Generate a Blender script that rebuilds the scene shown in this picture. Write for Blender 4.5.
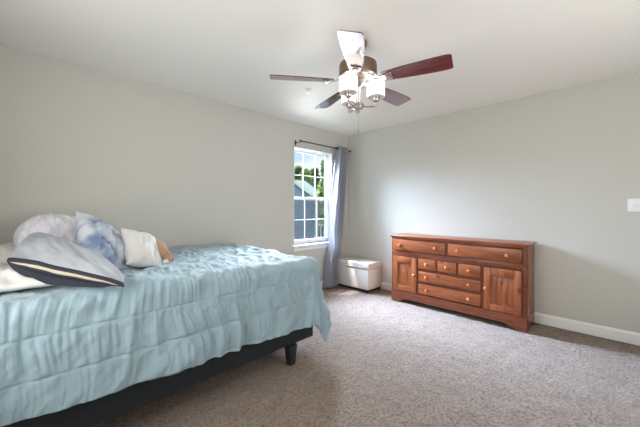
import bpy, bmesh, math, random
import numpy as np
from mathutils import Vector, Matrix
C = bpy.context.scene
COL = C.collection
for o in list(bpy.data.objects):
    bpy.data.objects.remove(o)
R = math.radians
PI = math.pi

# ------------------------------------------------------------------ camera, world, lights, exposure
cam_d = bpy.data.cameras.new('camera')
cam = bpy.data.objects.new('camera', cam_d)
COL.objects.link(cam)
cam.location = (-3.904, -3.238, 1.22)
cam.rotation_euler = (R(90), 0, R(-45))
cam_d.sensor_width = 36
cam_d.lens = 300 / 640 * 36
cam_d.shift_y = -5.0 / 640
cam_d.clip_start = 0.02
C.camera = cam

C.view_settings.view_transform = 'Standard'
C.view_settings.look = 'None'
C.view_settings.gamma = 1
C.view_settings.use_curve_mapping = False
C.view_settings.exposure = 0.0
C.cycles.max_bounces = 10
C.cycles.caustics_reflective = False
C.cycles.caustics_refractive = False
C.cycles.diffuse_bounces = 6
C.cycles.transparent_max_bounces = 16
C.cycles.sample_clamp_indirect = 6

def srgb(r, g, b):
    f = lambda c: (c / 255 / 12.92) if c / 255 <= .04045 else ((c / 255 + .055) / 1.055) ** 2.4
    return (f(r), f(g), f(b), 1)

def new_world():
    w = bpy.data.worlds.new('sky')
    C.world = w
    w.use_nodes = True
    nt = w.node_tree
    nt.nodes.clear()
    N = nt.nodes.new
    out = N('ShaderNodeOutputWorld'); bg = N('ShaderNodeBackground')
    tc = N('ShaderNodeTexCoord'); sep = N('ShaderNodeSeparateXYZ')
    grad = N('ShaderNodeValToRGB'); ns = N('ShaderNodeTexNoise'); cr = N('ShaderNodeValToRGB')
    mp = N('ShaderNodeMapping'); mix = N('ShaderNodeMixRGB')
    L = nt.links.new
    L(tc.outputs['Generated'], sep.inputs[0]); L(sep.outputs['Z'], grad.inputs[0])
    e = grad.color_ramp.elements
    e[0].position = 0.0; e[0].color = srgb(204, 228, 244)
    e[1].position = 0.5; e[1].color = srgb(170, 208, 238)
    L(tc.outputs['Generated'], mp.inputs[0]); mp.inputs['Scale'].default_value = (3, 3, 9)
    L(mp.outputs[0], ns.inputs['Vector']); ns.inputs['Scale'].default_value = 1.6; ns.inputs['Detail'].default_value = 6
    L(ns.outputs['Fac'], cr.inputs[0])
    cr.color_ramp.elements[0].position = .48; cr.color_ramp.elements[1].position = .70
    L(cr.outputs[0], mix.inputs[0]); L(grad.outputs[0], mix.inputs[1]); mix.inputs[2].default_value = (1, 1, 1, 1)
    L(mix.outputs[0], bg.inputs[0]); bg.inputs[1].default_value = 1.15
    L(bg.outputs[0], out.inputs[0])
new_world()

def sun(name, direction, strength, angle, color):
    d = bpy.data.lights.new(name, 'SUN'); d.energy = strength; d.angle = R(angle); d.color = color
    o = bpy.data.objects.new(name, d); COL.objects.link(o)
    o.rotation_euler = Vector(direction).to_track_quat('-Z', 'Y').to_euler()
    o.location = (-2, 6, 8)
    return o
sun('sun', (0.30, -0.35, -1.1), 9.0, 0.6, (1, .97, .92))

def area(name, loc, direction, sx, sy, power, color, spread=180):
    d = bpy.data.lights.new(name, 'AREA'); d.shape = 'RECTANGLE'; d.size = sx; d.size_y = sy
    d.energy = power; d.color = color; d.spread = R(spread)
    o = bpy.data.objects.new(name, d); COL.objects.link(o)
    o.location = loc; o.rotation_euler = Vector(direction).to_track_quat('-Z', 'Y').to_euler()
    return o
# daylight entering by the window: skylight coming down, light off the ground coming up
area('skylight', (-.73, .84, 2.1), (.07, -.74, -.67), .9, 1.2, 325, (.59, .75, 1.0), 84)
area('skylight_west', (.35, .75, 2.0), (-.72, -.36, -.50), .9, .9, 200, (.76, .86, 1.0), 60)
area('ground_light', (-.2, .72, .80), (-.54, -.67, .51), .9, .9, 8.5, (.88, .94, 1.0), 44)
# added fill lamps, out of view: by the left wall and behind the camera
area('side_fill_light', (-4.42, -1.9, 1.35), (1, .0, .05), 1.3, 1.2, 23, (1, .98, .95), 165)
area('rear_fill_light', (-2.3, -4.60, 1.35), (.05, 1, .55), 1.6, 1.3, 44, (1, .98, .945), 165)

# ------------------------------------------------------------------ helpers
ORG = {}
def tag(o, label=None, cat=None, group=None, kind=None):
    if label: o['label'] = label
    if cat: o['category'] = cat
    if group: o['group'] = group
    if kind: o['kind'] = kind
    return o
def thing(name, loc, label, cat, group=None):
    o = bpy.data.objects.new(name, None); COL.objects.link(o)
    o.location = loc; o.empty_display_size = .1
    ORG[o.name] = Vector(loc)
    return tag(o, label, cat, group)
def org_of(o):
    while o is not None:
        if o.name in ORG: return ORG[o.name]
        o = o.parent
    return Vector((0, 0, 0))
def link_mesh(name, me, mat, parent=None, smooth=False, base=None):
    """geometry is given in world coordinates; it is shifted to the thing's base"""
    o = bpy.data.objects.new(name, me); COL.objects.link(o)
    off = org_of(parent) if parent else Vector(base or (0, 0, 0))
    if off.length: me.transform(Matrix.Translation(-off))
    if parent: o.parent = parent
    else:
        o.location = off; ORG[o.name] = off
    me.materials.append(mat)
    if smooth:
        for p in me.polygons: p.use_smooth = True
        if smooth != 'all':
            try: me.set_sharp_from_angle(angle=R(35))
            except Exception: pass
    return o

class MB:
    def __init__(s): s.bm = bmesh.new()
    def box(s, x0, x1, y0, y1, z0, z1, bev=0, seg=2):
        x0, x1 = sorted((x0, x1)); y0, y1 = sorted((y0, y1)); z0, z1 = sorted((z0, z1))
        b = bmesh.new()
        bmesh.ops.create_cube(b, size=1)
        for v in b.verts:
            v.co = Vector(((x0 + x1) / 2 + v.co.x * (x1 - x0), (y0 + y1) / 2 + v.co.y * (y1 - y0), (z0 + z1) / 2 + v.co.z * (z1 - z0)))
        if bev: bmesh.ops.bevel(b, geom=b.edges[:], offset=bev, segments=seg, profile=.5, affect='EDGES')
        s.add(b); return s
    def add(s, b, M=None):
        if M is not None: b.transform(M)
        me = bpy.data.meshes.new('t'); b.to_mesh(me); b.free()
        s.bm.from_mesh(me); bpy.data.meshes.remove(me)
    def prism(s, pts, axis, a, b_):
        """polygon pts (2D) extruded along axis between a and b_"""
        def P(p, t):
            return {'x': (t, p[0], p[1]), 'y': (p[0], t, p[1]), 'z': (p[0], p[1], t)}[axis]
        b = bmesh.new()
        lo = [b.verts.new(P(p, a)) for p in pts]; hi = [b.verts.new(P(p, b_)) for p in pts]
        n = len(pts)
        b.faces.new(lo); b.faces.new(hi[::-1])
        for i in range(n): b.faces.new((lo[i], hi[i], hi[(i + 1) % n], lo[(i + 1) % n]))
        bmesh.ops.recalc_face_normals(b, faces=b.faces[:])
        s.add(b); return s
    def lathe(s, prof, center, n=40, M=None):
        """profile [(r,z)] around z at center"""
        b = bmesh.new(); rings = []
        for r, z in prof:
            if r < 1e-5: rings.append([b.verts.new((0, 0, z))])
            else: rings.append([b.verts.new((r * math.cos(2 * PI * k / n), r * math.sin(2 * PI * k / n), z)) for k in range(n)])
        for A, B in zip(rings, rings[1:]):
            for k in range(n):
                k2 = (k + 1) % n
                if len(A) == 1 and len(B) == 1: continue
                if len(A) == 1: b.faces.new((A[0], B[k2], B[k]))
                elif len(B) == 1: b.faces.new((A[k], A[k2], B[0]))
                else: b.faces.new((A[k], A[k2], B[k2], B[k]))
        bmesh.ops.recalc_face_normals(b, faces=b.faces[:])
        T = Matrix.Translation(center)
        s.add(b, T @ M if M is not None else T); return s
    def tube(s, pts, rad, n=12):
        b = bmesh.new(); pts = [Vector(p) for p in pts]; rings = []
        up = Vector((0, 0, 1))
        for i, p in enumerate(pts):
            t = (pts[min(i + 1, len(pts) - 1)] - pts[max(i - 1, 0)]).normalized()
            u = t.cross(up)
            if u.length < .05: u = t.cross(Vector((1, 0, 0)))
            u.normalize(); w = t.cross(u)
            r = rad[i] if isinstance(rad, (list, tuple)) else rad
            rings.append([b.verts.new(p + r * (math.cos(2 * PI * k / n) * u + math.sin(2 * PI * k / n) * w)) for k in range(n)])
        for A, B in zip(rings, rings[1:]):
            for k in range(n): b.faces.new((A[k], A[(k + 1) % n], B[(k + 1) % n], B[k]))
        b.faces.new(rings[0]); b.faces.new(rings[-1][::-1])
        bmesh.ops.recalc_face_normals(b, faces=b.faces[:])
        s.add(b); return s
    def sphere(s, c, r, sx=1, sy=1, sz=1, sub=3):
        b = bmesh.new(); bmesh.ops.create_icosphere(b, subdivisions=sub, radius=r)
        s.add(b, Matrix.Translation(c) @ Matrix.Diagonal((sx, sy, sz, 1))); return s
    def build(s, name, mat, parent=None, smooth=True, base=None):
        me = bpy.data.meshes.new(name); s.bm.to_mesh(me); s.bm.free()
        return link_mesh(name, me, mat, parent, smooth, base)
def struct(o): o['kind'] = 'structure'; return o

def grid_mesh(name, P, mat, parent=None, base=None, thick=0, close_u=False):
    """P: (n,m,3) array of points -> smooth sheet"""
    n, m, _ = P.shape
    idx = np.arange(n * m).reshape(n, m)
    a = idx[:-1, :-1].ravel(); b = idx[1:, :-1].ravel(); c = idx[1:, 1:].ravel(); d = idx[:-1, 1:].ravel()
    F = np.stack([a, b, c, d], 1)
    if close_u:
        a = idx[-1, :-1]; b = idx[0, :-1]; c = idx[0, 1:]; d = idx[-1, 1:]
        F = np.concatenate([F, np.stack([a, b, c, d], 1)])
    me = bpy.data.meshes.new(name)
    me.from_pydata(P.reshape(-1, 3).tolist(), [], F.tolist()); me.update()
    o = link_mesh(name, me, mat, parent, 'all', base)
    if thick:
        md = o.modifiers.new('thickness', 'SOLIDIFY'); md.thickness = thick; md.offset = 0
    return o

_rs = np.random.RandomState(7)
_lat = _rs.rand(257, 257)
def vn(x, y, seed=0):
    """smooth value noise in -1..1"""
    x = np.asarray(x, float) + seed * 17.31; y = np.asarray(y, float) + seed * 9.77
    xi = np.floor(x).astype(int); yi = np.floor(y).astype(int)
    fx = x - xi; fy = y - yi
    fx = fx * fx * (3 - 2 * fx); fy = fy * fy * (3 - 2 * fy)
    g = lambda i, j: _lat[i % 256, j % 256]
    v = (g(xi, yi) * (1 - fx) + g(xi + 1, yi) * fx) * (1 - fy) + (g(xi, yi + 1) * (1 - fx) + g(xi + 1, yi + 1) * fx) * fy
    return v * 2 - 1
def fbm(x, y, seed=0, o=3):
    s = 0; a = 1
    for k in range(o):
        s = s + a * vn(x * 2 ** k, y * 2 ** k, seed + k); a *= .5
    return s

# ------------------------------------------------------------------ materials
def mat(name, col, rough=.6, metal=0, bump=0, bscale=50, var=0, vscale=8, spec=.5, coat=0, detail=4, trans=None, emis=0, stretch=None, sheen=0, wav=None):
    m = bpy.data.materials.new(name); m.use_nodes = True
    nt = m.node_tree; b = nt.nodes['Principled BSDF']; N = nt.nodes.new; L = nt.links.new
    b.inputs['Base Color'].default_value = col
    b.inputs['Roughness'].default_value = rough; b.inputs['Metallic'].default_value = metal
    b.inputs['Specular IOR Level'].default_value = spec
    if coat: b.inputs['Coat Weight'].default_value = coat; b.inputs['Coat Roughness'].default_value = .12
    if sheen: b.inputs['Sheen Weight'].default_value = sheen
    if emis: b.inputs['Emission Color'].default_value = col; b.inputs['Emission Strength'].default_value = emis
    tc = N('ShaderNodeTexCoord'); mp = N('ShaderNodeMapping'); L(tc.outputs['Object'], mp.inputs[0])
    if stretch: mp.inputs['Scale'].default_value = stretch
    if var:
        n = N('ShaderNodeTexNoise'); n.inputs['Scale'].default_value = vscale; n.inputs['Detail'].default_value = detail
        L(mp.outputs[0], n.inputs['Vector'])
        r = N('ShaderNodeValToRGB'); L(n.outputs['Fac'], r.inputs[0])
        r.color_ramp.elements[0].position = .3; r.color_ramp.elements[1].position = .7
        r.color_ramp.elements[0].color = tuple(c * (1 - var) for c in col[:3]) + (1,)
        r.color_ramp.elements[1].color = tuple(min(1, c * (1 + var)) for c in col[:3]) + (1,)
        L(r.outputs[0], b.inputs['Base Color'])
    if bump:
        n = N('ShaderNodeTexNoise'); n.inputs['Scale'].default_value = bscale; n.inputs['Detail'].default_value = 5
        L(mp.outputs[0], n.inputs['Vector'])
        bp = N('ShaderNodeBump'); bp.inputs['Strength'].default_value = bump; bp.inputs['Distance'].default_value = .01
        L(n.outputs['Fac'], bp.inputs['Height']); L(bp.outputs[0], b.inputs['Normal'])
    if trans:
        t = N('ShaderNodeBsdfTranslucent'); t.inputs[0].default_value = trans[1]
        mx = N('ShaderNodeMixShader'); mx.inputs[0].default_value = trans[0]
        L(b.outputs[0], mx.inputs[1]); L(t.outputs[0], mx.inputs[2]); L(mx.outputs[0], nt.nodes['Material Output'].inputs[0])
    return m

def wood(name, axis, dark, mid, light, rough=.38, knots=True):
    m = bpy.data.materials.new(name); m.use_nodes = True
    nt = m.node_tree; b = nt.nodes['Principled BSDF']; N = nt.nodes.new; L = nt.links.new
    tc = N('ShaderNodeTexCoord'); mp = N('ShaderNodeMapping'); oi = N('ShaderNodeObjectInfo')
    L(tc.outputs['Object'], mp.inputs[0])
    mul = N('ShaderNodeVectorMath'); mul.operation = 'MULTIPLY'
    comb = N('ShaderNodeCombineXYZ')
    for i in range(3): L(oi.outputs['Random'], comb.inputs[i])
    L(comb.outputs[0], mul.inputs[0]); mul.inputs[1].default_value = (7, 11, 5)
    L(mul.outputs[0], mp.inputs['Location'])
    sc = {'y': (9, .9, 9), 'z': (9, 9, .9)}[axis]
    mp.inputs['Scale'].default_value = sc
    n1 = N('ShaderNodeTexNoise'); n1.inputs['Scale'].default_value = 2.2; n1.inputs['Detail'].default_value = 4; n1.inputs['Distortion'].default_value = 1.2
    L(mp.outputs[0], n1.inputs['Vector'])
    n2 = N('ShaderNodeTexNoise'); n2.inputs['Scale'].default_value = 14; n2.inputs['Detail'].default_value = 3
    L(mp.outputs[0], n2.inputs['Vector'])
    r = N('ShaderNodeValToRGB'); L(n1.outputs['Fac'], r.inputs[0])
    e = r.color_ramp.elements
    e[0].position = .3; e[0].color = dark; e[1].position = .72; e[1].color = light
    k = e.new(.5); k.color = mid
    mx = N('ShaderNodeMixRGB'); mx.blend_type = 'MULTIPLY'; mx.inputs[0].default_value = .28
    g = N('ShaderNodeValToRGB'); L(n2.outputs['Fac'], g.inputs[0])
    g.color_ramp.elements[0].position = .35; g.color_ramp.elements[0].color = (.45, .4, .36, 1); g.color_ramp.elements[1].position = .6
    L(r.outputs[0], mx.inputs[1]); L(g.outputs[0], mx.inputs[2])
    last = mx
    if knots:
        mp2 = N('ShaderNodeMapping'); L(tc.outputs['Object'], mp2.inputs[0]); L(mul.outputs[0], mp2.inputs['Location'])
        mp2.inputs['Scale'].default_value = {'y': (1, .6, 1), 'z': (1, 1, .6)}[axis]
        vo = N('ShaderNodeTexVoronoi'); vo.inputs['Scale'].default_value = 8; L(mp2.outputs[0], vo.inputs['Vector'])
        kr = N('ShaderNodeValToRGB'); L(vo.outputs['Distance'], kr.inputs[0])
        kr.color_ramp.elements[0].position = .08; kr.color_ramp.elements[0].color = (.22, .15, .11, 1)
        kr.color_ramp.elements[1].position = .19; kr.color_ramp.elements[1].color = (1, 1, 1, 1)
        m2 = N('ShaderNodeMixRGB'); m2.blend_type = 'MULTIPLY'; m2.inputs[0].default_value = .8
        L(mx.outputs[0], m2.inputs[1]); L(kr.outputs[0], m2.inputs[2]); last = m2
    L(last.outputs[0], b.inputs['Base Color'])
    b.inputs['Roughness'].default_value = rough
    b.inputs['Coat Weight'].default_value = .25; b.inputs['Coat Roughness'].default_value = .2
    return m

def glass_mat(name, tint=(1, 1, 1, 1), refl=.03):
    m = bpy.data.materials.new(name); m.use_nodes = True
    nt = m.node_tree; nt.nodes.clear(); N = nt.nodes.new; L = nt.links.new
    o = N('ShaderNodeOutputMaterial'); t = N('ShaderNodeBsdfTransparent'); g = N('ShaderNodeBsdfGlossy'); mx = N('ShaderNodeMixShader')
    t.inputs[0].default_value = tint; g.inputs['Roughness'].default_value = .02; mx.inputs[0].default_value = refl
    L(t.outputs[0], mx.inputs[1]); L(g.outputs[0], mx.inputs[2]); L(mx.outputs[0], o.inputs[0])
    return m
def screen_mat():
    m = bpy.data.materials.new('insect_screen'); m.use_nodes = True
    nt = m.node_tree; N = nt.nodes.new; L = nt.links.new; b = nt.nodes['Principled BSDF']
    b.inputs['Base Color'].default_value = (.05, .055, .06, 1); b.inputs['Roughness'].default_value = .8
    t = N('ShaderNodeBsdfTransparent'); mx = N('ShaderNodeMixShader'); mx.inputs[0].default_value = .38
    L(t.outputs[0], mx.inputs[1]); L(b.outputs[0], mx.inputs[2]); L(mx.outputs[0], nt.nodes['Material Output'].inputs[0])
    return m

def carpet_mat():
    m = bpy.data.materials.new('carpet'); m.use_nodes = True
    nt = m.node_tree; N = nt.nodes.new; L = nt.links.new; b = nt.nodes['Principled BSDF']
    tc = N('ShaderNodeTexCoord')
    def noise(sc, det, rough=.6):
        n = N('ShaderNodeTexNoise'); n.inputs['Scale'].default_value = sc; n.inputs['Detail'].default_value = det
        n.inputs['Roughness'].default_value = rough; L(tc.outputs['Object'], n.inputs['Vector']); return n
    a = noise(70, 4, .75); c = noise(9, 5, .7); big = noise(1.6, 3)
    r = N('ShaderNodeValToRGB'); L(a.outputs['Fac'], r.inputs[0])
    r.color_ramp.elements[0].position = .33; r.color_ramp.elements[0].color = srgb(100, 81, 68)
    r.color_ramp.elements[1].position = .66; r.color_ramp.elements[1].color = srgb(174, 155, 141)
    r2 = N('ShaderNodeValToRGB'); L(c.outputs['Fac'], r2.inputs[0])
    r2.color_ramp.elements[0].position = .32; r2.color_ramp.elements[0].color = (.70, .67, .65, 1); r2.color_ramp.elements[1].position = .62
    mx = N('ShaderNodeMixRGB'); mx.blend_type = 'MULTIPLY'; mx.inputs[0].default_value = .75
    L(r.outputs[0], mx.inputs[1]); L(r2.outputs[0], mx.inputs[2])
    L(mx.outputs[0], b.inputs['Base Color'])
    b.inputs['Roughness'].default_value = 1; b.inputs['Specular IOR Level'].default_value = .1
    b.inputs['Sheen Weight'].default_value = .3
    add = N('ShaderNodeMath'); L(a.outputs['Fac'], add.inputs[0]); L(c.outputs['Fac'], add.inputs[1])
    bp = N('ShaderNodeBump'); bp.inputs['Strength'].default_value = .7; bp.inputs['Distance'].default_value = .02
    L(add.outputs[0], bp.inputs['Height']); L(bp.outputs[0], b.inputs['Normal'])
    return m

M = dict(
    wall=mat('wall_paint', srgb(202, 201, 193), .85, bump=.05, bscale=140, spec=.25),
    ceil=mat('ceiling_paint', srgb(238, 237, 233), .9, bump=.05, bscale=90, spec=.2),
    white=mat('white_trim', srgb(240, 240, 238), .4),
    vinyl=mat('white_vinyl', srgb(240, 242, 244), .55, spec=.3),
    carpet=carpet_mat(),
    glass=glass_mat('window_glass'), screen=screen_mat(),
    wood_h=wood('stained_pine_horizontal', 'y', srgb(122, 62, 28), srgb(150, 80, 40), srgb(168, 97, 53)),
    wood_v=wood('stained_pine_upright', 'z', srgb(122, 62, 28), srgb(150, 80, 40), srgb(168, 97, 53)),
    wood_c=wood('stained_pine_carcass', 'y', srgb(94, 44, 20), srgb(118, 58, 28), srgb(134, 70, 36)),
    knob=mat('turned_wood_knob', srgb(196, 112, 60), .3, var=.1, coat=.4),
    iron=mat('dark_hinge', srgb(50, 38, 30), .4, .6),
    gap=mat('dark_recess', srgb(60, 32, 18), .8),
    quilt=mat('aqua_cotton', srgb(150, 174, 184), .75, bump=.25, bscale=160, var=.06, vscale=5, sheen=.25, spec=.25),
    charcoal=mat('charcoal_upholstery', srgb(46, 49, 53), .8, bump=.25, bscale=300, spec=.2),
    legm=mat('dark_bed_leg', srgb(36, 39, 43), .5),
    mattress=mat('mattress_ticking', srgb(230, 230, 226), .85),
    nickel=mat('brushed_nickel', srgb(190, 180, 175), .33, 1),
    nickel_d=mat('brushed_nickel_housing', srgb(124, 106, 92), .45, .8),
    blade=None, shade=None,
    bronze=mat('dark_bronze', srgb(52, 46, 44), .45, .7),
    leather=mat('white_leatherette', srgb(226, 220, 214), .42, bump=.12, bscale=120),
    dark=mat('black_plastic', srgb(26, 25, 26), .5),
    curtain=mat('blue_grey_curtain', srgb(184, 185, 194), .75, var=.05, vscale=3, trans=(.45, srgb(222, 222, 228)), spec=.3),
    p_white=mat('white_pillowcase', srgb(214, 212, 210), .8, var=.02, spec=.2),
    p_lilac=mat('pale_lilac_pillowcase', srgb(224, 224, 232), .8, var=.04, vscale=6, spec=.2),
    p_grey=mat('grey_pillowcase', srgb(156, 161, 168), .8, var=.16, vscale=4, spec=.2),
    p_navy=mat('dark_slate_hem', srgb(46, 48, 58), .8, var=.08, spec=.2),
    p_cream=mat('cream_ticking', srgb(178, 168, 150), .85, spec=.2),
    plush=mat('tan_plush', srgb(176, 140, 114), 1, bump=.8, bscale=140, var=.12, vscale=30, spec=.1, sheen=.4),
    plush_w=mat('cream_plush', srgb(238, 228, 212), 1, bump=.5, bscale=140, spec=.1),
)
def blade_mat():
    m = wood('mahogany_veneer', 'y', srgb(58, 14, 20), srgb(94, 28, 36), srgb(114, 42, 50), .22, knots=False)
    b = m.node_tree.nodes['Principled BSDF']; b.inputs['Coat Weight'].default_value = 1; b.inputs['Coat Roughness'].default_value = .12
    return m
M['blade'] = blade_mat()
M['shade'] = mat('opal_glass_lit', (1, .97, .93, 1), .3, emis=3.2)
M['shade_end'] = mat('frosted_glass', srgb(216, 212, 208), .25)

# ------------------------------------------------------------------ the room shell
W = dict(x0=-1.18, x1=-.40, z0=.70, z1=2.09)          # window opening
XL, XR, YF, YB, H, T = -4.5, 0.0, -4.75, 0.0, 2.44, .14
def floor():
    n, m = 520, 540
    X, Y = np.meshgrid(np.linspace(XL - T, XR + T, n), np.linspace(YF - T, YB + T, m), indexing='ij')
    rip = np.abs(vn(X * 26, Y * 26, 21)) * .5 + np.abs(vn(X * 52, Y * 52, 22)) * .35
    z = -.013 * rip - .007 * (.5 + .5 * vn(X * 7, Y * 7, 23)) - .004 * _rs.rand(n, m)
    o = grid_mesh('floor', np.stack([X, Y, z], -1), M['carpet'])
    struct(o)
    bm = bmesh.new(); bm.from_mesh(o.data)
    q = MB(); q.bm.free(); q.bm = bm; q.box(XL - T, XR + T, YF - T, YB + T, -.16, -.03)
    bm.to_mesh(o.data); bm.free()
floor()
struct(MB().box(XL - T, XR + T, YF - T, YB + T, H, H + .15).build('ceiling', M['ceil'], smooth=False))
w = MB()
w.box(XL, W['x0'], 0, T, 0, H); w.box(W['x1'], XR, 0, T, 0, H)
w.box(W['x0'], W['x1'], 0, T, 0, W['z0']); w.box(W['x0'], W['x1'], 0, T, W['z1'], H)
struct(w.build('wall_back', M['wall'], smooth=False))
struct(MB().box(XR, XR + T, YF - T, YB + T, 0, H).build('wall_right', M['wall'], smooth=False))
struct(MB().box(XL - T, XL, YF - T, YB + T, 0, H).build('wall_left', M['wall'], smooth=False))
struct(MB().box(XL, XR, YF - T, YF, 0, H).build('wall_front', M['wall'], smooth=False))
def baseboard(name, x0, x1, y0, y1, ax):
    b = MB().box(x0, x1, y0, y1, 0, .082)
    if ax == 'x-': b.prism([(x1, .082), (x0, .082), (x0, .09), (x1 - .008, .108), (x1, .108)], 'y', y0, y1)
    else: b.prism([(y1, .082), (y0, .082), (y0, .09), (y1 - .008, .108), (y1, .108)], 'x', x0, x1)
    struct(b.build(name, M['white'], smooth=False))
baseboard('baseboard_right', -.016, 0, YF, -.0, 'x-')
baseboard('baseboard_back', XL, -.016, -.016, 0, 'y-')

# window_1: a white double-hung window set back in the opening
def window():
    x0, x1, z0, z1 = W['x0'], W['x1'], W['z0'], W['z1']
    yf = .055
    f = MB()
    f.box(x0, x0 + .018, yf, T, z0, z1, .003); f.box(x1 - .018, x1, yf, T, z0, z1, .003)
    f.box(x0, x1, yf, T, z1 - .018, z1, .003); f.box(x0, x1, yf, T, z0, z0 + .03, .003)
    # white return lining the opening
    f.box(x0, x0 + .006, 0.001, yf, z0, z1); f.box(x1 - .006, x1, .001, yf, z0, z1); f.box(x0, x1, .001, yf, z1 - .006, z1)
    win = struct(f.build('window_1', M['vinyl']))
    s = MB().box(x0 - .03, x1 + .03, -.045, yf, z0 - .022, z0, .006)
    s.box(x0 - .012, x1 + .012, -.014, 0.002, z0 - .085, z0 - .022, .003)
    s.build('window_sill', M['white'], win)
    zm = 1.365
    def sash(name, za, zb, y):
        st = .026
        b = MB()
        a0, a1 = x0 + .018, x1 - .018
        b.box(a0, a0 + st, y, y + .03, za, zb, .004); b.box(a1 - st, a1, y, y + .03, za, zb, .004)
        b.box(a0, a1, y, y + .03, za, za + .034, .004); b.box(a0, a1, y, y + .03, zb - .03, zb, .004)
        o = b.build(name, M['vinyl'], win)
        g = MB()
        for k in (1, 2):
            xm = a0 + (a1 - a0) * k / 3
            g.box(xm - .0055, xm + .0055, y + .008, y + .022, za + .03, zb - .03, .002)
        zc = (za + zb) / 2
        g.box(a0 + .02, a1 - .02, y + .009, y + .021, zc - .0055, zc + .0055, .002)
        g.build('muntins', M['vinyl'], o)
        MB().box(a0 + .02, a1 - .02, y + .013, y + .017, za + .02, zb - .02).build('pane', M['glass'], o, smooth=False)
        return o
    sash('lower_sash', z0 + .03, zm + .015, .06)
    sash('upper_sash', zm - .015, z1 - .018, .093)
    MB().box(x0 + .018, x1 - .018, T - .008, T - .006, z0 + .03, zm).build('insect_screen', M['screen'], win, smooth=False)
    MB().box((x0 + x1) / 2 - .03, (x0 + x1) / 2 + .03, .062, .082, zm + .015, zm + .029, .003).build('sash_lock', M['white'], win)
window()

# ------------------------------------------------------------------ bed frame and mattress
BX1, BYN, ZT = -2.12, -1.47, .80
bed = thing('bed', (-3.1, -.73, 0), 'bed with charcoal side rail and dark tapered legs under the aqua quilt', 'bed')
MB().box(-4.12, -2.17, -1.425, -1.385, .155, .36, .008).build('side_rail', M['charcoal'], bed)
MB().box(-4.12, -2.17, -.07, -.03, .155, .40, .008).build('side_rail', M['charcoal'], bed)
MB().box(-2.21, -2.17, -1.40, -.07, .155, .40, .008).build('foot_rail', M['charcoal'], bed)
for lx in (-2.40, -3.95):
    for ly in (-1.41, -.09):
        b = bmesh.new()
        tp = [(lx - .042, ly - .035), (lx + .042, ly - .035), (lx + .042, ly + .035), (lx - .042, ly + .035)]
        lo = [b.verts.new((lx + (x - lx) * .62, ly + (y - ly) * .7, 0)) for x, y in tp]
        hi = [b.verts.new((x, y, .155)) for x, y in tp]
        b.faces.new(lo[::-1]); b.faces.new(hi)
        for i in range(4): b.faces.new((lo[i], lo[(i + 1) % 4], hi[(i + 1) % 4], hi[i]))
        bmesh.ops.bevel(b, geom=b.edges[:], offset=.004, segments=2, affect='EDGES')
        q = MB(); q.add(b); q.build('leg', M['legm'], bed)
MB().box(-4.12, -2.20, -1.385, -.09, .30, .50, .03, 3).build('box_spring', M['mattress'], bed)
MB().box(-4.12, -2.18, -1.385, -.06, .505, .765, .05, 4).build('mattress', M['mattress'], bed)

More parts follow.
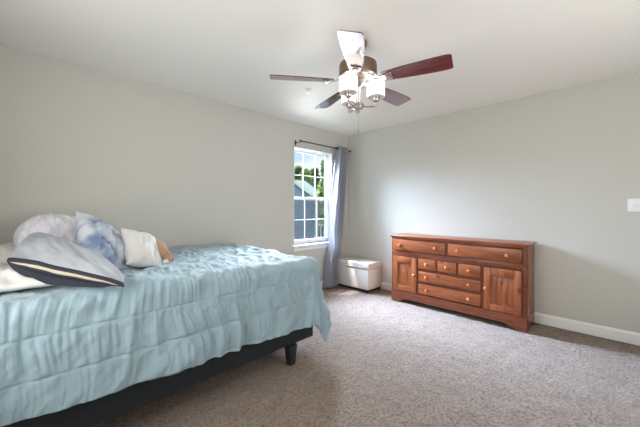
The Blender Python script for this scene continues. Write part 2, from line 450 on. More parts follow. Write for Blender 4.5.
# ------------------------------------------------------------------ aqua ruched quilt
def quilt():
    r = .075
    x0, xe, y0, ye = -4.18, BX1 - r - .03, -.035, BYN + r       # flat part ends at xe, ye
    Lx, Wy = xe - x0, y0 - ye
    Df, Dn = .60, .565
    ns, nt = 640, 400
    S, Tt = np.meshgrid(np.linspace(0, Lx + Df, ns), np.linspace(0, Wy + Dn, nt), indexing='ij')
    # the hem runs a little higher towards the pillows
    fs = np.clip(S / Lx, 0, 1)
    Tt = np.where(Tt > Wy, Wy + (Tt - Wy) * (0.86 + .14 * fs), Tt)
    ex = np.maximum(0, S - Lx); ey = np.maximum(0, Tt - Wy)
    e = np.hypot(ex, ey); th = np.arctan2(ey, ex + 1e-9)
    cor = np.sin(2 * th) ** 2 * (np.minimum(ex, ey) > 0)
    e = e * (1 - .10 * cor)
    ph = np.minimum(e / r, PI / 2)
    over = np.maximum(0, e - r * PI / 2)
    # ruched bands between stitched seams
    d = Tt - Wy
    seams = np.array([-1.5, -1.35, -1.19, -1.03, -.87, -.71, -.55, -.39, -.24, -.075, -.035, .0, .175, .35, .52, .70])
    bi = np.searchsorted(seams, d, side='right') - 1
    bi = np.clip(bi, 0, len(seams) - 2)
    bw = seams[bi + 1] - seams[bi]
    fr = np.clip((d - seams[bi]) / bw, 0, 1)
    puff = np.sin(PI * fr) ** .4
    sd = np.minimum(fr, 1 - fr) * bw
    stitch = np.exp(-(sd / .006) ** 2)
    Sg = S + .06 * vn(S * 3, d * 4, 3)
    ridge = lambda x, y, k: 1 - 2 * np.abs(vn(x, y, k))
    side = np.clip(over / .1, 0, 1)
    wide = np.clip(bw / .15, .3, 1)
    mod = np.clip(.75 + .6 * vn(S * 2.6, d * 5, 18), .2, 1.3)
    g1 = .7 * ridge(Sg * 15 + d * 1.2, d * 1.1, 1) + .5 * ridge(Sg * 20 + bi * 13.7, d * 2.5, 15)
    g2 = .8 * ridge(Sg * 36 + d * 1.0, d * 2, 14) + .6 * ridge(Sg * 44 + bi * 3.3, d * 5, 16)
    gat = puff * wide * mod * (.0060 * g1 + .0052 * g2 + .0028 * vn(Sg * 80, d * 8, 2)) - .003 * stitch * (1 + .8 * vn(S * 30, d * 3, 19)) + .004 * fbm(S * 14 + d * 9, d * 11, 17) * (.5 + .5 * side)
    dl = np.clip(over / .35, 0, 1)
    folds = (.024 * vn(Sg * 4.2, d * 1.2, 4) + .026 * ridge(Sg * 8.5 + d * .8, d * 1.5, 5)) * dl
    top = (.010 * fbm(S * 5, d * 5, 6) + .008 * ridge(S * 9 + d * 5, d * 7, 8) + .004 * vn(S * 24, d * 20, 10)) * (1 - side)
    folds_f = (.02 * vn(d * 6, S * 1.0, 9) + .012 * ridge(d * 9, S * 1.5, 13)) * (1 - .7 * cor) * dl * ex / (ex + ey + 1e-6)
    disp = gat * (.85 + .45 * side) + folds + top + folds_f
    disp = disp + .009 * vn(S * 22, d * 3, 11) * (1 - cor) * np.clip((over - .30) / .15, 0, 1)      # ruffled hem
    slump = .014 * vn(S * 1.3, d * 1.3, 12) * (1 - side)
    out = r * np.sin(ph) + over * (.03 + .20 * np.cos(th) ** 4 * (ex > 0)) + .03 * np.cos(th) ** 2 * (ex > 0) * np.sin(ph)
    down = r * (1 - np.cos(ph)) + over
    cx, cy = np.cos(th), -np.sin(th)
    flat = e <= 1e-6
    cx = np.where(flat, 0, cx); cy = np.where(flat, 0, cy)
    fold_c = .015 * np.sin(th * 6) * cor * np.clip(over / .25, 0, 1)
    X = np.where(ex > 0, xe, x0 + S) + cx * (out + fold_c) + cx * np.sin(ph) * disp
    Y = np.where(ey > 0, ye, y0 - Tt) + cy * (out + fold_c) + cy * np.sin(ph) * disp
    Z = ZT - down + np.cos(ph) * disp + slump + .012 * np.clip(-over + .02, 0, .02) / .02
    # the coverlet sags a little to the foot
    Z = np.maximum(Z, .06)
    P = np.stack([X, Y, Z], -1)
    o = grid_mesh('quilt', P, M['quilt'], base=(-3.1, -.73, ZT), thick=.008)
    tag(o, 'aqua ruched quilt spread over the bed and hanging down its side and foot', 'quilt')
quilt()

# ------------------------------------------------------------------ pillows
def frame(center, u, v):
    u = Vector(u).normalized(); v = Vector(v); v = (v - u * v.dot(u)).normalized(); n = u.cross(v)
    Mx = Matrix((u, v, n)).transposed().to_4x4(); Mx.translation = Vector(center)
    return Mx
def pillow_mesh(name, a, b, t, Mx, mt, parent=None, base=None, seed=1, wr=.010, sag=0, pinch=.10, freq=5, z0=None, rnd=0):
    n = 64
    U, V = np.meshgrid(np.linspace(-1, 1, n), np.linspace(-1, 1, n), indexing='ij')
    prof = np.clip((1 - np.abs(U) ** 2.6), 0, 1) ** .55 * np.clip((1 - np.abs(V) ** 2.6), 0, 1) ** .55
    px = a * U * (1 - pinch * (1 - np.abs(V) ** 2) * np.abs(U) ** 3 * .9)
    py = b * V * (1 - pinch * (1 - np.abs(U) ** 2) * np.abs(V) ** 3 * .9)
    px = px * (1 - rnd * V ** 4); py = py * (1 - rnd * U ** 4)
    rg = lambda x, y, k: 1 - 2 * np.abs(vn(x, y, k))
    ww = wr * (.7 * rg(U * freq * .45 + V * 1.3, V * freq * .3 - U, seed + 5) + .5 * rg(U * freq * .9 - V * 2, V * freq * .4, seed + 6) + fbm(U * freq * .6 + V * freq * .25, V * freq * .35, seed) + .5 * vn(U * freq * 2.2, V * freq, seed + 3)) * (.25 + prof)
    zt = t * prof + ww
    zb = -t * prof + ww * .4
    bend = sag * (U ** 2 + V ** 2)
    top = np.stack([px, py, zt - bend + 0 * px], -1); bot = np.stack([px, py, zb - bend], -1)
    top = top.reshape(-1, 3); bot = bot.reshape(-1, 3)
    edge = (np.abs(U) > .9999) | (np.abs(V) > .9999); edge = edge.ravel()
    idx = np.arange(n * n).reshape(n, n)
    mp = np.arange(n * n) + n * n
    mp[edge] = np.arange(n * n)[edge]
    verts = np.concatenate([top, bot])
    f1 = np.stack([idx[:-1, :-1].ravel(), idx[1:, :-1].ravel(), idx[1:, 1:].ravel(), idx[:-1, 1:].ravel()], 1)
    f2 = mp[f1][:, ::-1]
    me = bpy.data.meshes.new(name)
    me.from_pydata(verts.tolist(), [], f1.tolist() + f2.tolist())
    me.transform(Mx)
    if z0 is not None:
        for v in me.vertices:
            if v.co.z < z0: v.co.z = z0 + (v.co.z - z0) * .04
    bm = bmesh.new(); bm.from_mesh(me)
    bmesh.ops.delete(bm, geom=[v for v in bm.verts if not v.link_faces], context='VERTS')
    bmesh.ops.recalc_face_normals(bm, faces=bm.faces[:]); bm.to_mesh(me); bm.free()
    return link_mesh(name, me, mt, parent, 'all', base)

ZP = ZT + .035
# flat white pillows at the head of the bed
p = pillow_mesh('pillow', .27, .36, .042, frame((-3.89, -.95, ZP + .032), (1, .0, -.02), (0, 1, .03)), M['p_white'], base=(-3.86, -1.03, ZP), seed=3, z0=ZP - .005)
tag(p, 'plain white pillow lying flat under the grey pillow at the left edge of the photo', 'pillow')
p = pillow_mesh('pillow', .27, .34, .075, frame((-4.0, -.38, ZP + .06), (1, .05, 0), (0, 1, 0)), M['p_white'], base=(-3.92, -.38, ZP), seed=8, z0=ZP - .005)
tag(p, 'white pillow lying flat beside the window wall behind the pile of pillows', 'pillow')
# pale lilac pillow leaning behind
p = pillow_mesh('pillow', .20, .215, .085, frame((-3.735, -.43, .985), (.112, -.003, .010), (.006, .107, .2)), M['p_lilac'], base=(-3.715, -.43, ZP), seed=12, wr=.015, freq=5, pinch=.0, rnd=.28, z0=ZP)
tag(p, 'pale lilac wrinkled pillow leaning behind the grey pillow and the blue pillow', 'pillow')

# blue tie-dyed pillow
def tiedye():
    m = bpy.data.materials.new('blue_tie_dye_cotton'); m.use_nodes = True
    nt = m.node_tree; N = nt.nodes.new; L = nt.links.new; b = nt.nodes['Principled BSDF']
    tc = N('ShaderNodeTexCoord'); n = N('ShaderNodeTexNoise'); n.inputs['Scale'].default_value = 5.5; n.inputs['Detail'].default_value = 4; n.inputs['Distortion'].default_value = .6
    L(tc.outputs['Object'], n.inputs['Vector'])
    r = N('ShaderNodeValToRGB'); L(n.outputs['Fac'], r.inputs[0]); e = r.color_ramp.elements
    e[0].position = .34; e[0].color = srgb(112, 130, 160); e[1].position = .55; e[1].color = srgb(204, 208, 216)
    k = e.new(.44); k.color = srgb(156, 170, 192)
    L(r.outputs[0], b.inputs['Base Color']); b.inputs['Roughness'].default_value = .8; b.inputs['Specular IOR Level'].default_value = .2
    return m
M['tiedye'] = tiedye()
p = pillow_mesh('throw_pillow', .175, .235, .08, frame((-3.521, -.823, .985), (.128, .050, -.100), (-.013, .183, .132)), M['tiedye'], base=(-3.5, -.9, ZP), seed=21, wr=.013, freq=4.5, z0=ZP)
tag(p, 'blue and white tie-dyed square pillow leaning between the grey pillow and the small white cushion', 'pillow')
p = pillow_mesh('throw_pillow', .12, .18, .072, frame((-3.312, -.91, .938), (.0936, .0156, -.034), (-.009, .136, .11)), M['p_white'], base=(-3.27, -.9, ZP), seed=31, wr=.006, freq=4, z0=ZP)
tag(p, 'small white cushion propped up between the blue pillow and the tan plush toy', 'pillow')

# grey pillow with its open case end towards the camera
def grey_pillow():
    A = np.array((-3.945, -1.17, .972)); B = np.array((-3.548, -1.535, .850))       # the two ends of the mouth
    back = np.array((.10, .55, .12)); bn = back / np.linalg.norm(back)
    root = thing('pillow', (-3.72, -1.25, ZP), 'grey pillow nearest the camera, its dark hemmed open end showing cream inside', 'pillow')
    n, m = 64, 48
    u = np.linspace(0, 1, n)
    lens = np.sin(PI * u ** .85) ** .75
    up = np.array((0, -.10, 1.0))
    line = A + (B - A) * u[:, None]
    wob = vn(u * 5, u * 0, 48)
    lipT = line + up * (.016 * lens + .004 * wob)[:, None]                        # upper lip
    lipC = lipT - up * (.026 * lens ** .6)[:, None] - bn * (.012 * lens)[:, None]  # lower edge of the cream band
    sag = (.066 * np.sin(PI * u ** .62) ** .9)
    lipB = line - up * (sag + .004 * vn(u * 7, u * 0, 50))[:, None]
    lipB[:, 2] = np.maximum(lipB[:, 2], ZP + .002)
    V = np.linspace(0, 1, m)
    Uu, Vv = np.meshgrid(u, V, indexing='ij')
    base = lipT[:, None, :] + back * (Vv * (1 - .72 * Uu ** 1.3))[..., None]
    wrk = .012 * fbm(Uu * 4 + Vv * 2, Vv * 3, 40) + .006 * vn(Uu * 9 + Vv * 5, Vv * 6, 44)
    rise = np.sin(PI * np.clip(Vv, 0, 1)) * .06 * np.sin(PI * Uu) ** .6 - .03 * Vv ** 3
    top = base + up * (rise + wrk * np.minimum(1, Vv * 4))[..., None]
    bot = lipB[:, None, :] * (1 - Vv[..., None]) + top[:, -1:, :] * Vv[..., None] - up * (.02 * np.sin(PI * Vv))[..., None]
    bot[..., 2] = np.maximum(bot[..., 2], ZP + .002)
    grid_mesh('top_panel', top, M['p_grey'], root, thick=.006)
    grid_mesh('under_panel', bot, M['p_grey'], root, thick=.004)
    def strip(name, rows, mt, th=.006):
        grid_mesh(name, np.stack(rows, 1), mt, root, thick=th)
    strip('upper_hem', [lipT + bn * .012 + up * .005, lipT + up * .004 - bn * .004, lipT - bn * .012 - up * .001, lipT - bn * .006 - up * .005], M['p_navy'])
    rows = []
    for t in np.linspace(0, 1, 8):
        q = lipT * (1 - t) + lipC * t + bn * .006 - bn * (.012 * math.sin(PI * t)) + np.stack([0 * u, 0 * u, .002 * vn(u * 16, u * 0 + t, 60)], 1)
        rows.append(q)
    strip('inner_pillow', rows, M['p_cream'], .004)
    rows = []
    for t in np.linspace(0, 1, 9):
        q = lipC * (1 - t) + lipB * t + bn * (.022 * math.sin(PI * t) * lens[:, None] - .004) + np.stack([0 * u, 0 * u, .003 * vn(u * 9, u * 0 + t * 2, 64)], 1)
        rows.append(q)
    rows.append(lipB + bn * .05)
    strip('lower_hem', rows, M['p_navy'])
grey_pillow()

# tan plush toy lying behind the white cushion
toy = thing('plush_toy', (-3.16, -.93, ZP), 'small tan plush toy lying beside the white cushion with a cream paw pad', 'toy')
MB().tube([(-3.215, -.825, .93), (-3.207, -.865, .962), (-3.196, -.91, .950), (-3.186, -.95, .908), (-3.170, -.985, .872)], [.028, .036, .040, .036, .030], 16).sphere((-3.170, -.985, .870), .030).sphere((-3.215, -.825, .93), .03).build('body', M['plush'], toy, 'all')
MB().tube([(-3.18, -.85, .90), (-3.15, -.91, .885), (-3.135, -.955, .862)], [.03, .03, .024], 14).sphere((-3.135, -.955, .862), .025).build('leg', M['plush'], toy, 'all')
MB().sphere((-3.188, -1.012, .853), .015, 1.2, .7, 1).build('paw_pad', M['plush_w'], toy, 'all')
MB().sphere((-3.215, -.745, .895), .055).sphere((-3.25, -.735, .93), .02).sphere((-3.18, -.725, .93), .02).build('head', M['plush'], toy, 'all')

# ------------------------------------------------------------------ dresser
def dresser():
    ya, yb, xf, xb = -1.07, -2.59, -.37, -.022
    D = thing('dresser', (-.19, -1.83, 0), 'long stained pine dresser with round knobs, two doors and seven drawers against the right wall', 'dresser')
    zt = .842
    b = MB()
    b.box(xf + .002, xb, yb, yb + .022, 0.02, zt, .002)                       # end panels
    b.box(xf + .002, xb, ya - .022, ya, 0.02, zt, .002)
    b.box(xb - .008, xb, yb, ya, .05, zt)                                # back
    b.box(xf + .02, xb - .01, yb + .02, ya - .02, .10, .118)              # bottom
    b.build('side_panels', M['wood_v'], D)
    f = MB()                                                            # face frame
    f.box(xf, xf + .022, yb, yb + .036, .13, zt); f.box(xf, xf + .022, ya - .024, ya, .13, zt, .002)
    f.box(xf, xf + .022, yb + .036, ya - .024, .815, zt, .002)
    f.box(xf, xf + .022, yb + .036, ya - .024, .598, .668, .002)
    f.box(xf, xf + .022, -1.816, -1.794, .668, .815)
    f.box(xf, xf + .022, -1.450, -1.434, .14, .598); f.box(xf, xf + .022, -2.199, -2.176, .14, .598)
    f.box(xf, xf + .022, -2.176, -1.450, .437, .463); f.box(xf, xf + .022, -2.176, -1.450, .284, .308)
    f.box(xf, xf + .022, -1.695, -1.679, .463, .598); f.box(xf, xf + .022, -1.936, -1.918, .463, .598)
    f.build('face_frame', M['wood_c'], D)
    MB().box(xf + .03, xf + .034, yb + .03, ya - .03, .13, .83).build('inner_panel', M['gap'], D, False)
    # top with moulded edge
    t = MB().box(xf - .022, xb + .002, yb - .028, ya + .028, zt + .010, zt + .026, .007, 3)
    t.box(xf - .010, xb, yb - .014, ya + .014, zt - .002, zt + .011, .004)
    t.build('top', M['wood_h'], D)
    # plinth with shaped feet
    pts = [(yb - .004, .0), (yb + .115, .0), (yb + .125, .012), (yb + .15, .02), (yb + .175, .038), (yb + .21, .046), (ya - .21, .046), (ya - .175, .038), (ya - .15, .02), (ya - .125, .012), (ya - .115, .0), (ya + .004, .0), (ya + .004, .132), (ya + .001, .142), (yb - .001, .142), (yb - .004, .132)]
    pl = MB().prism(pts, 'x', xf - .012, xf + .012)
    for yy in (yb - .004, ya - .018):
        q = [(xf - .010, 0), (xf + .10, 0), (xf + .13, .03), (xb - .13, .03), (xb - .10, 0), (xb, 0), (xb, .142), (xf - .010, .142)]
        pl.prism(q, 'y', yy, yy + .022)
    pl.build('plinth', M['wood_c'], D)
    knob_prof = [(0, 0), (.008, 0), (.0085, .008), (.007, .012), (.014, .017), (.0165, .023), (.0145, .029), (.008, .0325), (0, .0335)]
    knob_prof = [(r_ * 1.2, z_ * 1.1) for r_, z_ in knob_prof]
    Mk = Matrix.Rotation(R(-90), 4, 'Y')
    def knob(parent, y, z, x):
        MB().lathe(knob_prof, (x, y, z), 20, Mk).build('knob', M['knob'], parent, 'all')
    def drawer(y0, y1, z0, z1, knobs):
        d = MB().box(xf - .012, xf + .016, y0, y1, z0, z1, .006, 3)
        d.box(xf + .016, xf + .27, y0 + .015, y1 - .015, z0 + .012, z1 - .02)
        d = d.build('drawer', M['wood_h'], D)
        for ky in knobs: knob(d, ky, (z0 + z1) / 2 - .002, xf - .012)
    g = .0045
    drawer(-1.794 + g, -1.094 - g, .668 + g, .815 - g, (-1.20, -1.674))
    drawer(-2.554 + g, -1.816 - g, .668 + g, .815 - g, (-1.935, -2.425))
    drawer(-1.679 + g, -1.450 - g, .463 + g, .598 - g, (-1.562,))
    drawer(-1.918 + g, -1.695 - g, .463 + g, .598 - g, (-1.808,))
    drawer(-2.176 + g, -1.936 - g, .463 + g, .598 - g, (-2.055,))
    drawer(-2.176 + g, -1.450 - g, .308 + g, .437 - g, (-1.562, -2.055))
    drawer(-2.176 + g, -1.450 - g, .150 + g, .284 - g, (-1.566, -2.055))
    def door(y0, y1, z0, z1, ky, hy):
        st = .066
        d = MB()
        d.box(xf - .014, xf + .008, y0, y0 + st, z0, z1, .004); d.box(xf - .014, xf + .008, y1 - st, y1, z0, z1, .004)
        d.box(xf - .014, xf + .008, y0 + st - .002, y1 - st + .002, z1 - st - .012, z1, .004)
        d.box(xf - .014, xf + .008, y0 + st - .002, y1 - st + .002, z0, z0 + st, .004)
        d = d.build('door', M['wood_v'], D)
        pn = MB()
        npl = 4
        wv = (y1 - y0 - 2 * st) / npl
        for k in range(npl):
            pn.box(xf - .002, xf + .008, y0 + st + k * wv, y0 + st + (k + 1) * wv - .0006, z0 + st - .004, z1 - st - .006, .0012)
        # moulding
        ym, yM, zm_, zM = y0 + st, y1 - st, z0 + st, z1 - st - .012
        for a in ((ym, ym + .01, zm_, zM), (yM - .01, yM, zm_, zM), (ym, yM, zm_, zm_ + .01), (ym, yM, zM - .01, zM)):
            pn.box(xf - .008, xf, a[0], a[1], a[2], a[3], .003)
        pn.build('door_panel', M['wood_v'], d)
        knob(d, ky, (z0 + z1) / 2, xf - .014)
        for hz in (z0 + .07, z1 - .07):
            MB().box(xf - .011, xf + .002, hy - .003, hy + .003, hz - .022, hz + .022, .003).build('hinge', M['iron'], d)
    door(-1.434 + g, -1.094 - g, .146, .598 - g, -1.400, -1.094 + .001)
    door(-2.554 + g, -2.199 - g, .146, .598 - g, -2.226, -2.554)
dresser()

# ------------------------------------------------------------------ storage ottoman
def ottoman():
    x0, x1, y0, y1 = -.368, -.022, -.68, -.03
    o = thing('storage_ottoman', ((x0 + x1) / 2, (y0 + y1) / 2, 0), 'low white leatherette storage ottoman in the corner beside the curtain', 'ottoman')
    MB().box(x0, x1, y0, y1, .04, .335, .012, 3).build('box', M['leather'], o)
    l = MB().box(x0 - .008, x1 + .004, y0 - .008, y1 + .006, .338, .425, .02, 4)
    l = l.build('lid', M['leather'], o)
    s = MB()
    s.tube([(x0 - .009, y0 - .009, .358), (x0 - .009, y1 + .006, .358)], .003, 8); s.tube([(x0 - .009, y0 - .009, .358), (x1 + .004, y0 - .009, .358)], .003, 8)
    s.build('piping', M['leather'], o, 'all')
    for k in (1, 2):
        yy = y0 + (y1 - y0) * k / 3
        MB().box(x0 + .02, x1 - .02, yy - .002, yy + .002, .4235, .4265, .001).build('stitching', M['leather'], l)
    MB().box(x0 + .012, x1 - .012, y0 + .012, y1 - .012, .012, .04, .004).build('plinth', M['dark'], o)
    for fx in (x0 + .03, x1 - .03):
        for fy in (y0 + .03, y1 - .03):
            MB().lathe([(0, 0), (.018, 0), (.022, .014), (0, .014)], (fx, fy, 0), 16).build('foot', M['dark'], o)
ottoman()

# ------------------------------------------------------------------ curtain and rod
RY, RZ = -.085, 2.165
rod = thing('curtain_rod', (-.6, RY, RZ), 'thin dark bronze curtain rod on two brackets above the window', 'curtain rod')
MB().tube([(-1.12, RY, RZ), (-.06, RY, RZ)], .0085, 12).build('rod', M['bronze'], rod, 'all')
for x, s in ((-1.12, -1), (-.06, 1)):
    MB().sphere((x + s * .012, RY, RZ), .017).lathe([(0, 0), (.012, 0), (.012, .008), (0, .008)], (x, RY, RZ), 14, Matrix.Rotation(R(90 * s), 4, 'Y')).build('finial', M['bronze'], rod, 'all')
for x in (-1.16, -.09):
    q = MB().box(x - .010, x + .010, -.012, -.001, RZ - .055, RZ + .015, .003)
    q.tube([(x, -.006, RZ - .02), (x, -.05, RZ - .022), (x + (.03 if x < -1 else 0), RY, RZ - .012)], .006, 8)
    q.build('bracket', M['bronze'], rod)
MB().lathe([(0, -.014), (.014, -.014), (.015, 0), (.014, .014), (0, .014)], (-.385, RY, RZ), 16, Matrix.Rotation(R(90), 4, 'Y')).build('collar', M['bronze'], rod, 'all')
def curtain():
    n, m = 150, 90
    U, V = np.meshgrid(np.linspace(0, 1, n), np.linspace(0, 1, m), indexing='ij')
    zt, zb = 2.205, .03
    Z = zt + (zb - zt) * V
    xl = -.360 - .285 * V
    xr = -.135 - .09 * V - .17 * V ** 1.5
    xr = np.where(Z < .50, np.minimum(xr, -.30 - .115 * np.clip((.50 - Z) / .08, 0, 1)), xr)
    X = xl + (xr - xl) * (U + .025 * np.sin(2 * PI * U * 2 + 1 + V))
    amp = .046 + .014 * V
    ph = 2 * PI * (4.0 * U + .12 * np.sin(3 * V) + .2 * V)
    Y = RY + amp * np.sin(ph) + .006 * vn(U * 6, V * 4, 70) - .0 * V
    Y = np.minimum(Y - .02 * V, -.020)
    sill = np.exp(-((Z - .67) / .12) ** 2) * .035 * np.clip((-.33 - X) / .08, 0, 1)
    Y = Y - sill
    P = np.stack([X, Y, Z], -1)
    o = grid_mesh('curtain', P, M['curtain'], base=(-.4, RY, 0), thick=.003)
    tag(o, 'blue grey curtain bunched at the right side of the window, hanging to the carpet', 'curtain')
    for k in range(4):
        pass
    return o
cu = curtain()

# ------------------------------------------------------------------ ceiling fan
def fan():
    cx, cy, zb = -2.145, -1.874, 2.153
    F = thing('ceiling_fan', (cx, cy, 2.44), 'ceiling fan with five mahogany blades and three lit white drum shades', 'ceiling fan')
    c = (cx, cy, 0)
    MB().lathe([(0, 2.438), (.066, 2.438), (.066, 2.425), (.058, 2.40), (.034, 2.375), (.018, 2.37), (0, 2.37)], c, 36).build('canopy', M['nickel_d'], F)
    MB().lathe([(.0125, 2.38), (.0125, 2.30)], c, 20).lathe([(0, 2.325), (.028, 2.325), (.034, 2.305), (.034, 2.296), (0, 2.296)], c, 24).build('downrod', M['nickel_d'], F)
    MB().lathe([(0, 2.298), (.06, 2.298), (.115, 2.290), (.135, 2.278), (.138, 2.262), (.138, 2.205), (.134, 2.196), (0, 2.196)], c, 48).build('motor_housing', M['nickel_d'], F)
    MB().lathe([(.0, 2.197), (.126, 2.197), (.134, 2.190), (.134, 2.182), (.126, 2.176), (.118, 2.176), (.112, 2.166), (.09, 2.160), (0, 2.160)], c, 48).build('flywheel', M['nickel'], F)
    k = MB().lathe([(0, 2.161), (.058, 2.161), (.064, 2.152), (.064, 2.128), (.056, 2.118), (.030, 2.110), (.022, 2.10), (.017, 2.06), (.017, 2.005), (.024, 1.995), (.042, 1.985), (.045, 1.968), (.038, 1.955), (.020, 1.948), (.012, 1.942), (.016, 1.932), (.011, 1.922), (0, 1.918)], c, 36)
    k.build('light_kit', M['nickel'], F)
    right = Vector((.7071, -.7071, 0)); fwd = Vector((.7071, .7071, 0))
    for a in (-8, -128, 112):
        d = right * math.cos(R(a)) + fwd * math.sin(R(a))
        cc = Vector((cx, cy, 0)); Rr = .13
        pts = [cc + d * .03 + Vector((0, 0, 1.972)), cc + d * .07 + Vector((0, 0, 1.966)), cc + d * .11 + Vector((0, 0, 1.966)), cc + d * (Rr - .006) + Vector((0, 0, 1.972)), cc + d * Rr + Vector((0, 0, 1.99)), cc + d * Rr + Vector((0, 0, 2.01))]
        arm = MB().tube(pts, .0065, 10)
        p = cc + d * Rr
        arm.lathe([(0, 1.958), (.008, 1.960), (.011, 1.968), (.010, 1.98)], p, 16)
        arm.lathe([(0, 1.995), (.012, 1.995), (.022, 2.004), (.026, 2.020), (.026, 2.034), (0, 2.034)], p, 20)
        arm = arm.build('light_arm', M['nickel'], F)
        sh = MB().lathe([(.056, 2.034), (.0620, 2.036), (.0635, 2.042), (.0635, 2.136), (.0600, 2.137), (.0590, 2.134), (.0590, 2.044)], p, 40)
        sh = sh.build('lamp_shade', M['shade'], F)
        MB().lathe([(0, 2.0315), (.0605, 2.0315), (.0620, 2.0355), (0, 2.0365)], p, 36).build('shade_base', M['shade_end'], sh)
    # blades
    for kk in range(5):
        a = R(142.1 + 72 * kk)
        d = Vector((math.cos(a), math.sin(a), 0)); t = Vector((-math.sin(a), math.cos(a), 0))
        tp = math.tan(R(12))
        cc = Vector((cx, cy, zb))
        def at(rr, tt, zz): return cc + d * rr + t * tt * math.cos(R(12)) + Vector((0, 0, -tp * tt + zz))
        # outline: (radius, half width)
        prof = [(.185, .040), (.20, .047), (.26, .055), (.34, .062), (.42, .067), (.50, .071), (.56, .073), (.60, .073), (.622, .071), (.634, .066), (.640, .058)]
        b = bmesh.new(); ring_t = []; ring_b = []
        left = [(r_, w_) for r_, w_ in prof]; 
        out = [(r_, w_) for r_, w_ in prof] + [(r_, -w_) for r_, w_ in prof[::-1]]
        for zz, lst in ((.003, ring_t), (-.003, ring_b)):
            for r_, w_ in out: lst.append(b.verts.new(at(r_, w_, zz)))
        n = len(prof); N2 = len(out)
        for i in range(n - 1):
            b.faces.new((ring_t[i], ring_t[i + 1], ring_t[N2 - 2 - i], ring_t[N2 - 1 - i]))
            b.faces.new((ring_b[i], ring_b[N2 - 1 - i], ring_b[N2 - 2 - i], ring_b[i + 1]))
        for i in range(N2): b.faces.new((ring_t[i], ring_b[i], ring_b[(i + 1) % N2], ring_t[(i + 1) % N2]))
        bmesh.ops.recalc_face_normals(b, faces=b.faces[:])
        # put the blade in its own frame so the grain runs along it
        q = MB(); q.add(b); bl = q.build('blade', M['blade'], F, smooth=False)
        rot = Matrix.Rotation(a - PI / 2, 4, 'Z')
        bl.data.transform(rot.inverted()); bl.rotation_euler = (0, 0, a - PI / 2)
        iron = MB()
        w_ = [.016, .013, .016, .026, .034, .034]
        rr = [.10, .145, .175, .20, .225, .255]
        zz = [.016, .010, -.004, -.0085, -.0085, -.0085]
        b = bmesh.new(); T_, B_ = [], []
        for r_, ww, z_ in zip(rr, w_, zz):
            s_ = min(1, max(0, (r_ - .10) / .09))
            def at2(tt, e): return cc + d * r_ + t * tt + Vector((0, 0, -tp * tt * s_ + z_ + e))
            T_.append((b.verts.new(at2(ww, .003)), b.verts.new(at2(-ww, .003)))); B_.append((b.verts.new(at2(ww, -.003)), b.verts.new(at2(-ww, -.003))))
        for i in range(len(rr) - 1):
            b.faces.new((T_[i][0], T_[i + 1][0], T_[i + 1][1], T_[i][1])); b.faces.new((B_[i][0], B_[i][1], B_[i + 1][1], B_[i + 1][0]))
            b.faces.new((T_[i][0], B_[i][0], B_[i + 1][0], T_[i + 1][0])); b.faces.new((T_[i][1], T_[i + 1][1], B_[i + 1][1], B_[i][1]))
        b.faces.new((T_[0][0], T_[0][1], B_[0][1], B_[0][0])); b.faces.new((T_[-1][0], B_[-1][0], B_[-1][1], T_[-1][1]))
        bmesh.ops.recalc_face_normals(b, faces=b.faces[:])
        iron.add(b)
        iron.lathe([(0, -.010), (.020, -.008), (.026, -.002), (.026, .002), (0, .002)], at(.225, 0, -.012), 20)
        ir = iron.build('blade_iron', M['nickel'], bl)
        ir.data.transform(rot.inverted())
    MB().tube([(cx + .02, cy + .012, 1.96), (cx + .02, cy + .012, 1.80)], .0012, 6).sphere((cx + .02, cy + .012, 1.795), .006, 1, 1, 1.5, 2).build('pull_chain', M['nickel'], F, 'all')
fan()

# ------------------------------------------------------------------ small fittings
s = thing('light_switch', (-.004, -3.345, 1.25), 'white two gang light switch plate on the right wall at the edge of the photo', 'light switch')
MB().box(-.007, -.0005, -3.345 - .058, -3.345 + .058, 1.25 - .058, 1.25 + .058, .003).build('plate', M['white'], s)
for y in (-3.322, -3.368):
    tg = MB().box(-.010, -.006, y - .006, y + .006, 1.238, 1.262, .002).box(-.019, -.007, y - .0045, y + .0045, 1.249, 1.260, .002)
    tg.build('toggle', M['white'], s)
s = thing('sprinkler_head', (-1.807, -.967, 2.44), 'small round white sprinkler fitting on the ceiling behind the fan', 'sprinkler')
MB().lathe([(0, 2.4395), (.034, 2.4395), (.033, 2.434), (.022, 2.428), (.012, 2.426), (0, 2.426)], (-1.807, -.967, 0), 28).build('cover', M['white'], s)
MB().lathe([(0, 2.427), (.008, 2.427), (.006, 2.410), (.013, 2.406), (.013, 2.403), (0, 2.403)], (-1.807, -.967, 0), 16).build('nozzle', M['nickel'], s)

# ------------------------------------------------------------------ outdoors, seen through the window
def siding():
    m = bpy.data.materials.new('blue_grey_siding'); m.use_nodes = True
    nt = m.node_tree; N = nt.nodes.new; L = nt.links.new; b = nt.nodes['Principled BSDF']
    tc = N('ShaderNodeTexCoord'); sep = N('ShaderNodeSeparateXYZ'); L(tc.outputs['Object'], sep.inputs[0])
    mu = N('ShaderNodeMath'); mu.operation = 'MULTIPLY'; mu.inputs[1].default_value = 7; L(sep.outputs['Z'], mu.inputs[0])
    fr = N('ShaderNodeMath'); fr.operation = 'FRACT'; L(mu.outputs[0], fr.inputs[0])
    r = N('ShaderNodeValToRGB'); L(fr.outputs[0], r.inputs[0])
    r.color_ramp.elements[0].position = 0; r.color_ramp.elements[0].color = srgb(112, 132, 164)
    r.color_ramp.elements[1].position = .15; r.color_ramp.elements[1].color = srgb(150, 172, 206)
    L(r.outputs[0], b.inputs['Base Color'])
    bp = N('ShaderNodeBump'); bp.inputs['Strength'].default_value = .5; L(fr.outputs[0], bp.inputs['Height']); L(bp.outputs[0], b.inputs['Normal'])
    return m
M['siding'] = siding()
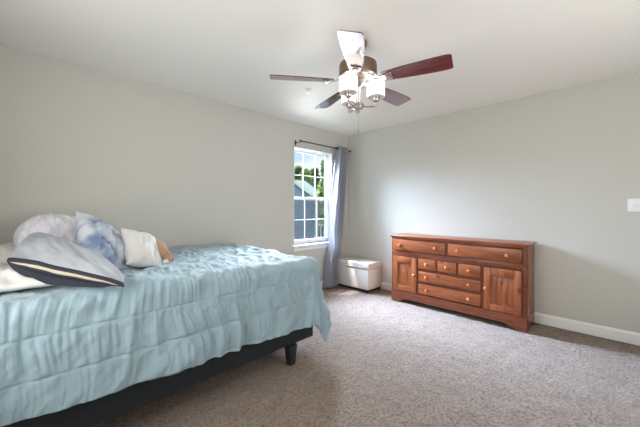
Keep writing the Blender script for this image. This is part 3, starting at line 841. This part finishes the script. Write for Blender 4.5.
M['shingle'] = mat('grey_shingles', srgb(142, 154, 168), .9, var=.2, vscale=9, bump=.3, bscale=30, stretch=(1, 3, 3))
M['leaf'] = mat('tree_leaves', srgb(96, 128, 62), .7, var=.35, vscale=1.2)
M['leaf2'] = mat('tree_leaves_bright', srgb(138, 170, 84), .7, var=.3, vscale=1.2)
M['bark'] = mat('bark', srgb(96, 80, 66), .9)
M['grass'] = mat('lawn_grass', srgb(120, 150, 74), .9, var=.2, vscale=1)
struct(MB().box(-8, 70, 1.5, 80, -2.9, -2.7).build('ground', M['grass'], smooth=False))

house = thing('house', (4.2, 10, -2.7), 'blue grey sided neighbouring house with a gable and white trim outside the window', 'house')
hx0, hx1, eave = .4, 7.13, 1.55
xm = 3.6
g = MB().prism([(hx0 + .15, -2.7), (hx1, -2.7), (hx1, eave), (xm, eave + (hx1 - xm) * .495), (hx0 + .15, eave)], 'y', 8.0, 13.5)
g.build('wall', M['siding'], house, False)
sl = .495
def zr(x): return eave + .03 + (hx1 - x) * sl
r = MB()
r.prism([(hx1 + .06, zr(hx1 + .06)), (xm, zr(xm)), (hx0 - .2, zr(xm) - (xm - hx0 + .2) * sl), (hx0 - .2, zr(xm) - (xm - hx0 + .2) * sl + .12), (xm, zr(xm) + .14), (hx1 + .06, zr(hx1 + .06) + .12)], 'y', 7.75, 13.6)
r.build('roof', M['shingle'], house, False)
q = MB().prism([(hx1 + .07, zr(hx1 + .07) - .05), (xm, zr(xm) - .05), (xm, zr(xm) + .13), (hx1 + .07, zr(hx1 + .07) + .10)], 'y', 7.70, 7.755)
q.build('rake_board', M['white'], house, False)
MB().box(hx1 - .10, hx1 + .02, 7.97, 8.1, -2.7, eave).build('corner_board', M['white'], house, False)
MB().tube([(hx1 - .22, 7.93, eave + .1), (hx1 - .22, 7.93, -2.7)], .05, 8).build('downspout', M['white'], house)
# rear wing whose roof shows above the gable
house2 = thing('house', (11.0, 17, -2.7), 'grey roofed house standing behind the blue grey gable outside the window', 'house')
MB().box(8.2, 13.9, 14.7, 19, -2.7, 2.1).build('wall', M['siding'], house2, False)
MB().prism([(14.2, 2.12), (16.8, 3.70), (19.4, 2.12), (19.4, 1.98), (16.8, 3.56), (14.2, 1.98)], 'x', 7.9, 14.3).build('roof', M['shingle'], house2, False)
MB().box(14.3, 14.36, 14.2, 19.4, 1.90, 2.12).build('rake_board', M['white'], house2, False)

deck = thing('deck_railing', (8.4, 8.6, -2.7), 'white deck railing beside the neighbouring house', 'railing')
MB().box(7.25, 10.2, 8.55, 8.67, .26, .34, .01).build('top_rail', M['white'], deck)
MB().box(7.25, 10.2, 8.57, 8.65, -.56, -.48, .01).build('bottom_rail', M['white'], deck)
for k in range(10):
    x = 7.45 + k * .28
    MB().box(x - .03, x + .03, 8.58, 8.64, -.49, .27).build('baluster', M['white'], deck, False)
for x in (7.3, 10.15):
    MB().box(x - .06, x + .06, 8.54, 8.68, -2.7, .42).build('post', M['white'], deck, False)
    MB().box(x - .06, x + .06, 11.3, 11.42, -2.7, -.7).build('post', M['white'], deck, False)
MB().box(7.25, 10.2, 8.55, 11.5, -.76, -.62).build('deck_floor', M['shingle'], deck, False)

def tree(x, y, h, rad, lm, label, seed, blobs=9):
    rnd = random.Random(seed)
    t = thing('tree', (x, y, -2.7), label, 'tree', 'trees beyond the neighbouring house')
    MB().tube([(x, y, -2.7), (x + .1, y, -2.7 + h * .35), (x - .05, y, -2.7 + h * .8)], [.22, .16, .05], 10).build('trunk', M['bark'], t, 'all')
    V, F_ = [], []
    for k in range(blobs):
        f = k / (blobs - 1)
        bz = -2.7 + h * (.28 + .62 * f); br = rad * (1.0 - .7 * abs(f - .45)) * .75
        bx = x + rnd.uniform(-1, 1) * rad * (.65 - .5 * f); by = y + rnd.uniform(-1, 1) * rad * (.65 - .5 * f)
        for j in range(520):
            v = Vector((rnd.gauss(0, 1), rnd.gauss(0, 1), rnd.gauss(0, 1))).normalized() * br * rnd.uniform(.55, 1.12)
            c = Vector((bx, by, bz)) + v
            s_ = rnd.uniform(.14, .30)
            u = Vector((rnd.gauss(0, 1), rnd.gauss(0, 1), rnd.gauss(0, 1))).normalized()
            w_ = u.orthogonal().normalized()
            i = len(V)
            V += [c - u * s_, c + w_ * s_ * .6, c + u * s_, c - w_ * s_ * .6]
            F_.append((i, i + 1, i + 2, i + 3))
    me = bpy.data.meshes.new('foliage'); me.from_pydata([tuple(v) for v in V], [], F_)
    link_mesh('foliage', me, lm, t)
tree(17.9, 22.0, 9.1, .85, M['leaf'], 'dark green tree at the left edge of the upper window sash', 1)
tree(16.4, 19.0, 8.3, .75, M['leaf2'], 'light green tree in the front row behind the gable', 2)
tree(20.5, 22.0, 9.1, .85, M['leaf'], 'dark green tree right of the middle of the upper window sash', 3)
tree(19.2, 19.0, 9.7, .95, M['leaf'], 'tallest green tree at the right side of the upper window sash', 4)
tree(21.9, 26.5, 9.1, 1.2, M['leaf'], 'green tree in the back row nearest the left window edge', 6)
tree(26.4, 29.5, 9.9, 1.4, M['leaf2'], 'pale green tree in the back row behind the middle pane', 7)
tree(13.0, 13.0, 6.3, 1.15, M['leaf2'], 'bright green bushy tree low beside the white corner of the house', 5)
